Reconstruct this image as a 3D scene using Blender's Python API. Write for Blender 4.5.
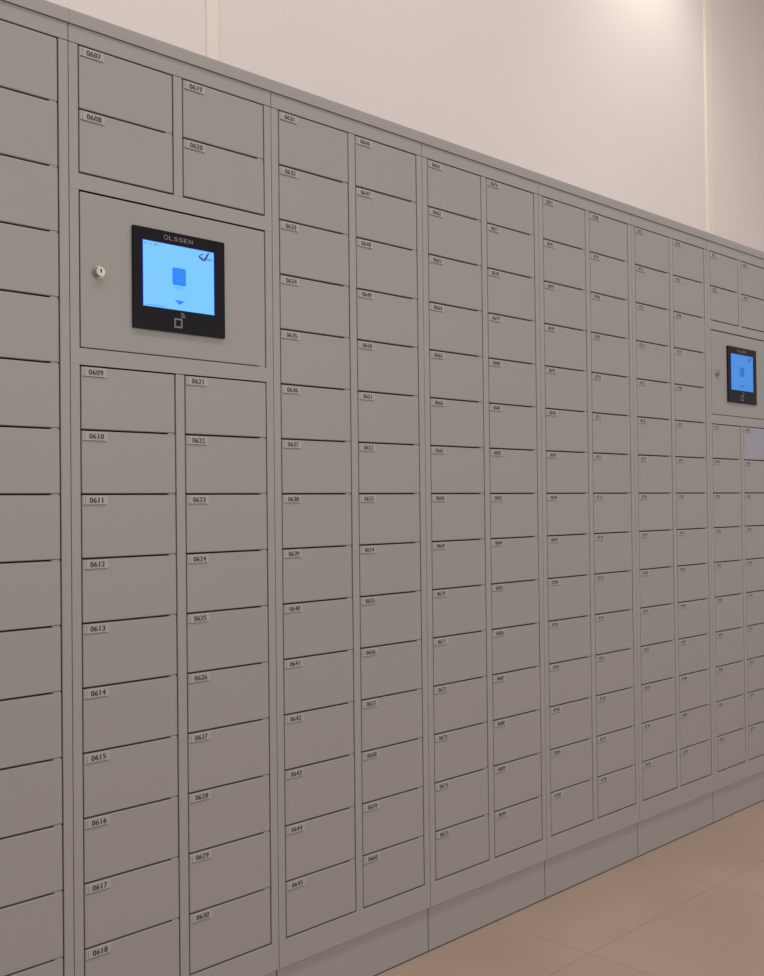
import bpy, bmesh, math, random
from mathutils import Matrix, Vector

random.seed(7)
S = bpy.context.scene
COL = S.collection
for o in list(bpy.data.objects):
    bpy.data.objects.remove(o)

# ------------------------------------------------------------------ camera
def set_camera():
    F = 1060.0
    yaw, pitch, roll = 0.7832, 0.0147, -0.0112
    fw = Vector((math.sin(yaw) * math.cos(pitch), math.cos(yaw) * math.cos(pitch), math.sin(pitch)))
    rt = Vector((math.cos(yaw), -math.sin(yaw), 0))
    up = rt.cross(fw)
    r2 = rt * math.cos(roll) + up * math.sin(roll)
    u2 = -rt * math.sin(roll) + up * math.cos(roll)
    cam = bpy.data.cameras.new('camera')
    cam.sensor_fit = 'HORIZONTAL'
    cam.sensor_width = 36.0
    cam.lens = F / 764.0 * 36.0
    cam.clip_start = 0.02
    ob = bpy.data.objects.new('camera', cam)
    m = Matrix.Identity(4)
    for i in range(3):
        m[i][0], m[i][1], m[i][2] = r2[i], u2[i], -fw[i]
    m[0][3], m[1][3], m[2][3] = -0.9712, -1.7866, 1.1083
    ob.matrix_world = m
    COL.objects.link(ob)
    S.camera = ob
set_camera()

# ------------------------------------------------------------------ world, lights, exposure
W = bpy.data.worlds.new('world')
S.world = W
W.use_nodes = True
W.node_tree.nodes['Background'].inputs[0].default_value = (1.0, 0.945, 0.92, 1)
W.node_tree.nodes['Background'].inputs[1].default_value = 0.575

def area(name, loc, size, power, color, target=None):
    l = bpy.data.lights.new(name, 'AREA')
    l.shape = 'RECTANGLE'
    l.size, l.size_y = size
    l.energy = power
    l.color = color
    o = bpy.data.objects.new(name, l)
    o.location = loc
    if target is not None:
        d = Vector(target) - Vector(loc)
        o.rotation_euler = d.to_track_quat('-Z', 'Y').to_euler()
    COL.objects.link(o)
    return o

def spot(name, loc, target, power, angle, blend, color, radius=0.05):
    l = bpy.data.lights.new(name, 'SPOT')
    l.energy = power
    l.spot_size = math.radians(angle)
    l.spot_blend = blend
    l.color = color
    l.shadow_soft_size = radius
    o = bpy.data.objects.new(name, l)
    o.location = loc
    d = Vector(target) - Vector(loc)
    o.rotation_euler = d.to_track_quat('-Z', 'Y').to_euler()
    COL.objects.link(o)
    return o

WARM = (1.0, 0.925, 0.885)
area('ceiling_panel_light', (0.6, -1.9, 5.9), (5.0, 0.7), 120, WARM)
area('hall_fill_light', (2.0, -5.5, 2.2), (7.0, 2.4), 68, (1.0, 0.955, 0.93), (2.0, 0.0, 1.5))  # unseen fill added to lift the doors at mid height
area('batten_fill_light', (-1.8, -0.5, 3.3), (0.6, 0.3), 8, WARM, (0.8, 0.44, 2.4))  # added lamp out of view, brightens batten sides and left wall
spot('wall_downlight', (2.70, 0.12, 3.78), (2.78, 0.40, 2.2), 31, 88, 1.0, (1.0, 0.90, 0.84), 0.10)

vs = S.view_settings
vs.view_transform = 'Standard'
vs.look = 'None'
vs.exposure = 0.0
vs.gamma = 1.0
vs.use_curve_mapping = False

# ------------------------------------------------------------------ materials
def lin(c):
    return tuple(((v / 255) / 12.92 if v / 255 <= 0.04045 else ((v / 255 + 0.055) / 1.055) ** 2.4) for v in c) + (1,)

def mat(name, rgb, rough=0.5, metal=0.0, bump=0.0, bscale=300.0, mottle=0.0, mscale=3.0, spec=0.5):
    m = bpy.data.materials.new(name)
    m.use_nodes = True
    nt = m.node_tree
    b = nt.nodes['Principled BSDF']
    b.inputs['Base Color'].default_value = tuple(rgb) + (1,)
    b.inputs['Roughness'].default_value = rough
    b.inputs['Metallic'].default_value = metal
    b.inputs['Specular IOR Level'].default_value = spec
    tc = nt.nodes.new('ShaderNodeTexCoord')
    if mottle:
        n = nt.nodes.new('ShaderNodeTexNoise')
        n.inputs['Scale'].default_value = mscale
        n.inputs['Detail'].default_value = 3
        nt.links.new(tc.outputs['Object'], n.inputs['Vector'])
        r = nt.nodes.new('ShaderNodeValToRGB')
        r.color_ramp.elements[0].position = 0.3
        r.color_ramp.elements[1].position = 0.7
        r.color_ramp.elements[0].color = tuple(c * (1 - mottle) for c in rgb) + (1,)
        r.color_ramp.elements[1].color = tuple(min(1, c * (1 + mottle)) for c in rgb) + (1,)
        nt.links.new(n.outputs['Fac'], r.inputs['Fac'])
        nt.links.new(r.outputs['Color'], b.inputs['Base Color'])
    if bump:
        n2 = nt.nodes.new('ShaderNodeTexNoise')
        n2.inputs['Scale'].default_value = bscale
        nt.links.new(tc.outputs['Object'], n2.inputs['Vector'])
        bp = nt.nodes.new('ShaderNodeBump')
        bp.inputs['Strength'].default_value = bump
        bp.inputs['Distance'].default_value = 0.001
        nt.links.new(n2.outputs['Fac'], bp.inputs['Height'])
        nt.links.new(bp.outputs['Normal'], b.inputs['Normal'])
    return m

def emit(name, rgb, s=1.0):
    m = bpy.data.materials.new(name)
    m.use_nodes = True
    nt = m.node_tree
    nt.nodes.remove(nt.nodes['Principled BSDF'])
    e = nt.nodes.new('ShaderNodeEmission')
    e.inputs[0].default_value = lin(rgb)
    e.inputs[1].default_value = s
    nt.links.new(e.outputs[0], nt.nodes['Material Output'].inputs[0])
    return m

def floor_mat():
    m = mat('floor_tile', (0.40, 0.29, 0.225), 0.42)
    nt = m.node_tree
    b = nt.nodes['Principled BSDF']
    tc = nt.nodes.new('ShaderNodeTexCoord')
    mp = nt.nodes.new('ShaderNodeMapping')
    mp.inputs['Location'].default_value = (-1.225 + 0.002, 0.282 + 0.002, 0)
    nt.links.new(tc.outputs['Object'], mp.inputs['Vector'])
    br = nt.nodes.new('ShaderNodeTexBrick')
    br.offset = 0.0
    br.inputs['Scale'].default_value = 1.0
    br.inputs['Brick Width'].default_value = 0.645
    br.inputs['Row Height'].default_value = 0.645
    br.inputs['Mortar Size'].default_value = 0.004
    br.inputs['Mortar Smooth'].default_value = 0.8
    br.inputs['Color1'].default_value = (0.475, 0.348, 0.275, 1)
    br.inputs['Color2'].default_value = (0.465, 0.339, 0.268, 1)
    br.inputs['Mortar'].default_value = (0.385, 0.285, 0.225, 1)
    nt.links.new(mp.outputs[0], br.inputs['Vector'])
    n = nt.nodes.new('ShaderNodeTexNoise')
    n.inputs['Scale'].default_value = 2.2
    n.inputs['Detail'].default_value = 4
    nt.links.new(tc.outputs['Object'], n.inputs['Vector'])
    r = nt.nodes.new('ShaderNodeValToRGB')
    r.color_ramp.elements[0].position = 0.3
    r.color_ramp.elements[1].position = 0.7
    r.color_ramp.elements[0].color = (0.88, 0.89, 0.88, 1)
    r.color_ramp.elements[1].color = (1.0, 1.0, 1.0, 1)
    nt.links.new(n.outputs['Fac'], r.inputs['Fac'])
    mx = nt.nodes.new('ShaderNodeMix')
    mx.data_type = 'RGBA'
    mx.blend_type = 'MULTIPLY'
    mx.inputs['Factor'].default_value = 1
    nt.links.new(br.outputs['Color'], mx.inputs['A'])
    nt.links.new(r.outputs['Color'], mx.inputs['B'])
    nt.links.new(mx.outputs['Result'], b.inputs['Base Color'])
    bp = nt.nodes.new('ShaderNodeBump')
    bp.inputs['Strength'].default_value = 0.12
    bp.inputs['Distance'].default_value = 0.001
    bp.invert = True
    nt.links.new(br.outputs['Fac'], bp.inputs['Height'])
    nt.links.new(bp.outputs['Normal'], b.inputs['Normal'])
    return m

M = {
    'frame': mat('frame_enamel', (0.342, 0.330, 0.316), 0.42, bump=0.06, bscale=700),
    'door': mat('door_enamel', (0.334, 0.322, 0.308), 0.42, bump=0.06, bscale=700, mottle=0.015, mscale=4),
    'lilac': mat('door_reflection_lilac', (0.34, 0.34, 0.40), 0.40),  # bluish reflection on one door, put into its base colour
    'dark_fill': mat('shade_and_edge_dark', (0.05, 0.045, 0.045), 0.8),  # near-black for painted shade in gaps and at the floor, also plate edges
    'plate': mat('number_plate_plastic', (0.40, 0.385, 0.37), 0.35),
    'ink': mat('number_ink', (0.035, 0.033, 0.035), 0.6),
    'black': mat('terminal_glass_black', (0.007, 0.0055, 0.009), 0.30, spec=0.10),
    'silver': mat('silver_print', (0.20, 0.185, 0.18), 0.5),
    'lockmetal': mat('lock_metal', (0.46, 0.41, 0.35), 0.30, metal=0.9),
    'keyhole': mat('keyhole_dark', (0.02, 0.015, 0.012), 0.7),
    'wall': mat('wall_paint', (0.72, 0.668, 0.645), 0.75, bump=0.05, bscale=120, mottle=0.01, mscale=1.5),
    'batten': mat('batten_paint', (0.77, 0.70, 0.63), 0.5),
    'ceil': mat('ceiling_paint', (0.6, 0.57, 0.54), 0.8),
    'floor': floor_mat(),
    'scr': emit('screen_blue', (128, 203, 255)),
    'scr2': emit('screen_far_blue', (84, 146, 226)),
    'glow_ring': emit('screen_glow_blue', (22, 44, 150)),  # blue glow spilling round the display, painted as an emissive ring
    'icon': emit('screen_icon_blue', (52, 140, 250)),
    'icon2': emit('screen_icon_far_blue', (62, 118, 200)),
    'text': emit('screen_text_blue', (84, 150, 225)),
    'tick': emit('screen_tick_purple', (92, 62, 170)),
    'tick_teal': emit('screen_tick_teal', (30, 110, 160)),
}

# ------------------------------------------------------------------ mesh helpers
def add_box(bm, x0, x1, y0, y1, z0, z1, bev=0.0, mi=0):
    r = bmesh.ops.create_cube(bm, size=1.0)
    vs_ = r['verts']
    for v in vs_:
        v.co = Vector(((x0 + x1) / 2 + v.co.x * (x1 - x0), (y0 + y1) / 2 + v.co.y * (y1 - y0), (z0 + z1) / 2 + v.co.z * (z1 - z0)))
    fs = set(f for v in vs_ for f in v.link_faces)
    if bev:
        es = list(set(e for v in vs_ for e in v.link_edges))
        g = bmesh.ops.bevel(bm, geom=es, offset=bev, segments=2, affect='EDGES', profile=0.5)
        fs = set(g['faces']) | set(f for f in fs if f.is_valid)
    for f in fs:
        f.material_index = mi

def add_cyl(bm, c, r0, r1, y0, y1, seg=32, mi=0):
    """frustum along -Y/Y, facing the room at y0"""
    rings = []
    for (rr, yy) in ((r1, y1), (r0, y0)):
        rings.append([bm.verts.new((c[0] + rr * math.cos(2 * math.pi * k / seg), yy, c[1] + rr * math.sin(2 * math.pi * k / seg))) for k in range(seg)])
    for k in range(seg):
        f = bm.faces.new((rings[0][k], rings[0][(k + 1) % seg], rings[1][(k + 1) % seg], rings[1][k]))
        f.material_index = mi
    bm.faces.new(rings[1]).material_index = mi
    bm.faces.new(list(reversed(rings[0]))).material_index = mi

def add_poly(bm, pts, y0, y1, mi=0):
    """extruded polygon in the XZ plane"""
    a = [bm.verts.new((p[0], y0, p[1])) for p in pts]
    b = [bm.verts.new((p[0], y1, p[1])) for p in pts]
    bm.faces.new(a).material_index = mi
    bm.faces.new(list(reversed(b))).material_index = mi
    n = len(pts)
    for k in range(n):
        bm.faces.new((a[k], b[k], b[(k + 1) % n], a[(k + 1) % n])).material_index = mi

def mesh(name, bm, mats):
    bmesh.ops.recalc_face_normals(bm, faces=bm.faces[:])
    me = bpy.data.meshes.new(name)
    bm.to_mesh(me)
    bm.free()
    for m in mats:
        me.materials.append(m)
    return me

def link(name, me, parent=None, loc=(0, 0, 0), rot=(0, 0, 0), label=None):
    o = bpy.data.objects.new(name, me)
    COL.objects.link(o)
    o.location = loc
    o.rotation_euler = rot
    if parent is not None:
        o.parent = parent
    if label:
        o['label'] = label
    return o

def struct(name, bm, mats):
    o = link(name, mesh(name, bm, mats))
    o['kind'] = 'structure'
    return o

# glyph outlines from Blender's built-in font
GL = {}
def glyph(ch):
    if ch not in GL:
        cu = bpy.data.curves.new('glyph', 'FONT')
        cu.body = ch
        cu.size = 1.0
        cu.resolution_u = 3
        ob = bpy.data.objects.new('glyph', cu)
        COL.objects.link(ob)
        bpy.context.view_layer.update()
        me = bpy.data.meshes.new_from_object(ob)
        vs_ = [(v.co.x, v.co.y) for v in me.vertices]
        fs = [tuple(p.vertices) for p in me.polygons]
        x0 = min(v[0] for v in vs_); x1 = max(v[0] for v in vs_)
        GL[ch] = ([(v[0] - x0, v[1]) for v in vs_], fs, x1 - x0)
        bpy.data.objects.remove(ob)
        bpy.data.curves.remove(cu)
        bpy.data.meshes.remove(me)
    return GL[ch]

def add_text(bm, s, x, z, size, y, mi=0, cell=0.0079, fat=0.0):
    """printed digits in equal cells, 0.2 mm proud of the plate; z = baseline"""
    for k, ch in enumerate(s):
        vs_, fs, w = glyph(ch)
        want = cell * (0.80 if ch != '1' else 0.30)
        sx = want / w
        x0 = x + k * cell + (cell - want) / 2
        for q in (0, 1, 2):
            nv = [bm.verts.new((x0 + (q - 1) * fat * (0.25 if ch == '1' else 1) + v[0] * sx, y - q * 0.00001, z + v[1] * size)) for v in vs_]
            for f in fs:
                bm.faces.new([nv[i] for i in f]).material_index = mi

# ------------------------------------------------------------------ dimensions
P = 0.12               # door pitch
ZT = 16.43 * P         # top of the door field above the floor
MW = 4.002 * P         # module width
A = 0.173 * P          # stile width
DW = 1.7313 * P        # door opening width
DEPTH = 0.40
WALL_Y = 0.44
N0, N1 = -1, 5         # modules built
G = 0.0014             # half gap around a door

# ------------------------------------------------------------------ structure
bm = bmesh.new(); add_box(bm, -4, 9, -6, WALL_Y + 0.2, -0.05, 0)
struct('floor', bm, [M['floor']])
bm = bmesh.new(); add_box(bm, -4, 9, WALL_Y, WALL_Y + 0.15, 0, 6.0)
struct('wall_back', bm, [M['wall']])
bm = bmesh.new(); add_box(bm, -4, 9, -6, WALL_Y + 0.15, 6.0, 6.1)
struct('ceiling', bm, [M['ceil']])
for k, xb in enumerate((0.645, 3.265)):
    bm = bmesh.new(); hw = 0.021 + 0.012 * k; add_box(bm, xb - hw, xb + hw, WALL_Y - 0.008, WALL_Y + 0.01, 0, 6.0, 0.007)
    struct('trim_%d' % (k + 1), bm, [M['batten']])

# unseen box added under the ceiling to shade the wall's right corner
bm = bmesh.new(); add_box(bm, 3.15, 6.5, -0.9, WALL_Y, 3.7, 6.0)
struct('trim_3', bm, [M['ceil']])  # not a trim: the added unseen box that shades the wall corner

# ------------------------------------------------------------------ shared meshes
CZ0, CZ1 = ZT + 0.28 * P + 0.0007, ZT + 0.505 * P     # top cap
CB = ZT - 15.5 * P                                     # bottom of the cabinet front
PY = 0.009                                             # plinth recess
H0, H1 = MW * 0 + 0.0007, MW - 0.0007

def openings(kind):
    """(x, z_top, rows) of each door column"""
    xs = (A, MW - A - DW)
    if kind == 'plain':
        return [(x, 0, 15) for x in xs]
    return [(x, 0, 2) for x in xs] + [(x, 5, 10) for x in xs]

def frame_mesh(kind):
    bm = bmesh.new()
    y0, y1 = 0.0, 0.018
    zb, zt = CB, ZT + 0.28 * P
    zf = ZT - 15 * P - 0.0015
    add_box(bm, H0, A - G, y0, y1, zf, ZT, 0.0006)              # left stile
    add_box(bm, MW - A + G, H1, y0, y1, zf, ZT, 0.0006)         # right stile
    add_box(bm, H0, H1, y0 - 0.0002, y1, ZT + 0.0012, zt, 0.0008)        # header
    add_box(bm, H0, H1, y0 - 0.0002, y1, zb, zf, 0.0008)        # sill rail
    m0, m1 = A + DW + G, MW - A - DW - G
    if kind == 'plain':
        add_box(bm, m0, m1, y0, y1, zf, ZT, 0.0006)
    else:
        add_box(bm, m0, m1, y0, y1, ZT - 2.0125 * P, ZT, 0.0006)
        add_box(bm, m0, m1, y0, y1, zf, ZT - 5 * P, 0.0006)
        add_box(bm, A - G, MW - A + G, y0, y1, ZT - 2.265 * P, ZT - 2.0125 * P)
        add_box(bm, A - G, MW - A + G, y0, y1, ZT - 5.0 * P + 0.0012, ZT - 4.73 * P)
        add_box(bm, H0, H1, y0 - 0.0003, y0 + 0.01, ZT - 2.265 * P, ZT - 2.0125 * P, 0.0004)
        add_box(bm, H0, H1, y0 - 0.0003, y0 + 0.01, ZT - 5.0 * P + 0.0012, ZT - 4.73 * P, 0.0004)
    return mesh('front_frame', bm, [M['frame']])

def body_mesh():
    bm = bmesh.new()
    zb = CB
    add_box(bm, 0.002, MW - 0.002, 0.0182, DEPTH, zb, ZT + 0.28 * P, mi=0)
    # near-black sheet behind the doors, its colour puts shade into the gaps
    add_box(bm, A, MW - A, 0.0179, 0.02, ZT - 15 * P, ZT, mi=1)
    return mesh('carcass', bm, [M['frame'], M['dark_fill']])

def cap_mesh():
    bm = bmesh.new()
    # folded cover: front lip leaning back a little, flat top behind it
    z0, z1 = CZ0, CZ1
    prof = [(-0.0035, z0), (-0.0035, z0 + 0.020), (-0.0032, z1 - 0.0015), (-0.002, z1), (DEPTH, z1), (DEPTH, z0)]
    a = [bm.verts.new((0.0002, p[0], p[1])) for p in prof]
    b = [bm.verts.new((MW - 0.0002, p[0], p[1])) for p in prof]
    bm.faces.new(a); bm.faces.new(list(reversed(b)))
    for k in range(len(prof)):
        bm.faces.new((a[k], b[k], b[(k + 1) % len(prof)], a[(k + 1) % len(prof)]))
    return mesh('top_cap', bm, [M['frame']])

def plinth_mesh():
    bm = bmesh.new()
    add_box(bm, 0.0015, MW - 0.0015, PY, DEPTH - 0.02, 0.0, CB, 0.0008)
    add_box(bm, 0.0015, MW - 0.0015, PY - 0.0012, PY + 0.01, 0.0, 0.0022, mi=1)  # thin dark strip painting in the contact shadow along the floor
    return mesh('plinth', bm, [M['frame'], M['dark_fill']])

def door_mesh(matname, lug=True):
    bm = bmesh.new()
    w, h = DW - 2 * G, P - 0.0033
    add_box(bm, 0, w, 0, 0.016, -h, 0, 0.0015)
    # hinge lug closing the gap at the top right corner
    if lug:
        add_box(bm, w - 0.0165, w - 0.002, 0.0, 0.012, -0.0005, 0.0027, 0.0003)
    return mesh('locker_door', bm, [M[matname]])

def plate_mesh(num, x_in=0.0018):
    bm = bmesh.new()
    w, h = 0.051, 0.0165
    # clear sleeve with a narrow lip on its left and a shadow edge below
    add_box(bm, x_in, x_in + w, -0.0009, 0.0004, -0.0015 - h, -0.0015, 0.0002, mi=0)
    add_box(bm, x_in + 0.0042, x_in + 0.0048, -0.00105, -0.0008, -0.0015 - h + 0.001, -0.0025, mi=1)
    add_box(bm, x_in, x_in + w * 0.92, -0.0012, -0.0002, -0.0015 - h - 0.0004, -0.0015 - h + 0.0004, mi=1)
    if num:
        add_text(bm, num, x_in + 0.0125, -0.0146, 0.0146, -0.0011, mi=2, fat=0.0006)
    return mesh('number_plate', bm, [M['plate'], M['dark_fill'], M['ink']])

FR = {k: frame_mesh(k) for k in ('plain', 'terminal')}
BODY, CAP, PLINTH = body_mesh(), cap_mesh(), plinth_mesh()
DOOR = door_mesh('door')
DOOR_TOP = door_mesh('door', False)
DOOR_REFLECT = door_mesh('lilac')

# ------------------------------------------------------------------ terminal pieces
def service_door(parent):
    bm = bmesh.new()
    x0, x1 = A + G, MW - A - G
    z1, z0 = ZT - 2.265 * P - 0.0032, ZT - 4.73 * P + G + 0.0004
    add_box(bm, x0, x1, 0.0, 0.016, z0, z1, 0.0011)
    add_box(bm, x1 - 0.016, x1 - 0.002, 0.0, 0.012, z0 - 0.0026, z0 + 0.0005, 0.0003)
    d = link('service_door', mesh('service_door', bm, [M['door']]), parent)
    bm = bmesh.new()
    c = (0.0585, ZT - 0.4215)
    add_cyl(bm, c, 0.0118, 0.0128, -0.0035, 0.0004, mi=0)
    add_cyl(bm, c, 0.0092, 0.0104, -0.0105, -0.003, mi=0)
    add_cyl(bm, c, 0.0072, 0.0072, -0.0112, -0.0100, mi=0)
    add_box(bm, c[0] - 0.0011, c[0] + 0.0011, -0.0116, -0.0108, c[1] - 0.0028, c[1] + 0.0040, mi=1)
    add_cyl(bm, (c[0], c[1] + 0.0025), 0.0020, 0.0020, -0.0116, -0.0108, 12, mi=1)
    link('cylinder_lock', mesh('cylinder_lock', bm, [M['lockmetal'], M['keyhole']]), d, label='nickel cylinder lock with a keyhole')
    return d

def rrect(x0, x1, z0, z1, r, n=5):
    pts = []
    for cx, cz, a0 in ((x1 - r, z1 - r, 0), (x0 + r, z1 - r, 90), (x0 + r, z0 + r, 180), (x1 - r, z0 + r, 270)):
        for k in range(n + 1):
            a = math.radians(a0 + 90 * k / n)
            pts.append((cx + r * math.cos(a), cz + r * math.sin(a)))
    return pts

def terminal(parent, far=False):
    X0, X1 = 1.094 * P, 2.902 * P
    Z1, Z0 = ZT - 2.655 * P, ZT - 4.315 * P
    yf = -0.0055
    bm = bmesh.new()
    add_poly(bm, rrect(X0, X1, Z0, Z1, 0.0018), yf, -0.0005, 0)
    t = link('touchscreen_terminal', mesh('touchscreen_terminal', bm, [M['black']]), parent, label='black glass touchscreen terminal')
    # display
    x0, x1 = 1.275 * P, 2.672 * P
    z1, z0 = ZT - 2.866 * P, ZT - 3.937 * P
    w, h = x1 - x0, z1 - z0
    y = yf - 0.0003
    bm = bmesh.new()
    add_box(bm, x0 - 0.0022, x1 + 0.0022, y + 0.0001, yf + 0.001, z0 - 0.001, z1 + 0.0016, mi=1)
    add_box(bm, x0, x1, y, yf + 0.001, z0, z1, mi=0)
    ya, yb = y - 0.00015, y
    X = lambda u: x0 + u * w
    Z = lambda v: z0 + v * h
    # centre icon: a solid pad with a cut lower corner, dashes under it, chevron below
    add_poly(bm, rrect(X(0.40), X(0.59), Z(0.385), Z(0.655), 0.003), ya, yb, 2)
    for (u0, u1, v0, v1) in ((0.44, 0.535, 0.45, 0.457), (0.49, 0.56, 0.47, 0.477)):
        add_box(bm, X(u0), X(u1), ya - 0.00005, yb, Z(v0), Z(v1), mi=3)
    for (u0, u1, v0) in ((0.42, 0.57, 0.35), (0.455, 0.535, 0.322)):
        add_box(bm, X(u0), X(u1), ya, yb, Z(v0), Z(v0 + 0.008), mi=3)
    add_poly(bm, [(X(0.43), Z(0.15)), (X(0.57), Z(0.15)), (X(0.50), Z(0.08))], ya, yb, 2)
    # status marks, top left
    for (u0, u1) in ((0.015, 0.045), (0.085, 0.11), (0.145, 0.195)):
        add_box(bm, X(u0), X(u1), ya, yb, Z(0.948), Z(0.966), mi=3)
    # operator mark: sweeping tick with small word under it
    def arc(cx, cz, r0, r1, a0, a1, n, mi, ex=1.0):
        o_, i_ = [], []
        for k in range(n + 1):
            a = math.radians(a0 + (a1 - a0) * k / n)
            t_ = math.sin(math.pi * k / n)
            o_.append((cx + ex * r0 * math.cos(a), cz + r0 * math.sin(a)))
            i_.append((cx + ex * (r0 - (r0 - r1) * (0.25 + t_)) * math.cos(a), cz + (r0 - (r0 - r1) * (0.25 + t_)) * math.sin(a)))
        add_poly(bm, o_ + list(reversed(i_)), ya, yb, mi)
    arc(X(0.85), Z(0.93), 0.0115, 0.0075, 190, 290, 10, 4, 1.0)
    add_poly(bm, [(X(0.845), Z(0.850)), (X(0.875), Z(0.838)), (X(0.935), Z(0.975)), (X(0.915), Z(0.985))], ya, yb, 4)
    add_poly(bm, [(X(0.79), Z(0.925)), (X(0.84), Z(0.955)), (X(0.85), Z(0.945)), (X(0.805), Z(0.915))], ya, yb, 4)
    add_poly(bm, [(X(0.775), Z(0.905)), (X(0.79), Z(0.925)), (X(0.795), Z(0.885)), (X(0.785), Z(0.865))], ya, yb, 5)
    add_box(bm, X(0.885), X(0.975), ya, yb, Z(0.862), Z(0.885), mi=3)
    add_box(bm, X(0.03), X(0.30), ya, yb, Z(0.018), Z(0.028), mi=3)
    mats = [M['scr2'] if far else M['scr'], M['glow_ring'], M['icon2'] if far else M['icon'], M['text'], M['tick'], M['tick_teal']]
    link('display', mesh('display', bm, mats), t, label='lit light blue display showing a blue icon')
    # lettering on the bezel
    bm = bmesh.new()
    ty = yf - 0.00025
    s = 0.0120
    tot = 0.0685
    xx = (X0 + X1) / 2 - tot / 2 - 0.0045
    for ch in 'OLSSEN':
        vs_, fs, gw = glyph(ch)
        cw = 0.0092
        zb = Z1 - 0.0165
        if ch == 'O':
            bt = 0.0013
            zt = zb + s * 0.72
            for bx in ((xx, xx + cw, zb, zb + bt), (xx, xx + cw, zt - bt, zt), (xx, xx + bt, zb, zt), (xx + cw - bt, xx + cw, zb, zt)):
                add_box(bm, bx[0], bx[1], ty, yf, bx[2], bx[3])
        else:
            for dx in (0, 0.0004):
                nv = [bm.verts.new((xx + dx + v[0] / gw * (cw - 0.0003), ty - dx * 0.1, zb + v[1] * s)) for v in vs_]
                for f in fs:
                    try:
                        bm.faces.new([nv[i] for i in f])
                    except ValueError:
                        pass
        xx += cw + 0.0026
    link('lettering', mesh('lettering', bm, [M['silver']]), t, label='silver letters reading OLSSEN')
    # card reader mark: square pad and radio waves
    bm = bmesh.new()
    cx, cz = 1.945 * P, ZT - 4.155 * P
    a, bt = 0.0095, 0.0032
    for bx in ((cx - a, cx + a, cz - a, cz - a + bt), (cx - a, cx + a, cz + a - bt, cz + a), (cx - a, cx - a + bt, cz - a + bt, cz + a - bt), (cx + a - bt, cx + a, cz - a + bt, cz + a - bt)):
        add_box(bm, bx[0], bx[1], ty, yf, bx[2], bx[3])
    for r in (0.0035, 0.007, 0.0105):
        pts_o, pts_i = [], []
        for k in range(7):
            an = math.radians(0 + 15 * k)
            pts_o.append((cx + 0.0065 + r * math.cos(an), cz + 0.0115 + r * math.sin(an)))
            pts_i.append((cx + 0.0065 + (r - 0.0016) * math.cos(an), cz + 0.0115 + (r - 0.0016) * math.sin(an)))
        add_poly(bm, pts_o + list(reversed(pts_i)), ty, yf)
    link('reader_mark', mesh('reader_mark', bm, [M['silver']]), t, label='silver square card reader symbol')

# ------------------------------------------------------------------ the cabinets
LABELS = {
    -1: 'grey steel locker cabinet cut off by the left edge, one column of doors fully showing',
    0: 'grey locker cabinet with the large near touchscreen between door 0608 and door 0609',
    1: 'tall grey locker cabinet numbered from 0631, right beside the cabinet with the near touchscreen',
    2: 'grey locker cabinet numbered from 0661, second to the right of the near touchscreen cabinet',
    3: 'grey locker cabinet second to the left of the one with the small far touchscreen',
    4: 'grey locker cabinet directly left of the cabinet with the small far touchscreen',
    5: 'grey locker cabinet with the small far touchscreen and bright lock at the right edge',
}


first_number = {-1: 577, 0: 607, 1: 631, 2: 661, 3: 691, 4: 721, 5: 751}

for n in range(N0, N1 + 1):
    kind = 'terminal' if n in (0, 5) else 'plain'
    root = bpy.data.objects.new('locker_cabinet', None)
    root.empty_display_size = 0.1
    COL.objects.link(root)
    root.location = (n * MW, 0, 0)
    root['label'] = LABELS[n]
    root['category'] = 'locker cabinet'
    root['group'] = 'grey locker cabinets along the wall'
    link('carcass', BODY, root)
    link('front_frame', FR[kind], root)
    link('top_cap', CAP, root)
    link('plinth', PLINTH, root)
    cols = openings(kind)
    # numbering runs down the whole left column first, then the right
    num = first_number[n]
    order = sorted(cols, key=lambda c: (c[0], c[1]))
    for (x, k0, rows) in order:
        for r in range(rows):
            z = ZT - (k0 + r) * P - 0.0015
            me = DOOR_REFLECT if (n == 5 and x > 0.1 and k0 == 5 and r == 0) else (DOOR_TOP if r == 0 else DOOR)
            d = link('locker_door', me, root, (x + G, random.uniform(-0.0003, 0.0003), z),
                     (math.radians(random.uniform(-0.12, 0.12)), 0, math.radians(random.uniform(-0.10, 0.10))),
                     label='locker door with a bluish reflection painted into its colour' if me is DOOR_REFLECT else None)
            s = '%04d' % num
            link('number_plate', plate_mesh(s), d, label='small number plate reading ' + s if 0 <= n <= 2 else 'small number plate')
            num += 1
    if kind == 'terminal':
        service_door(root)
        terminal(root, far=(n == 5))
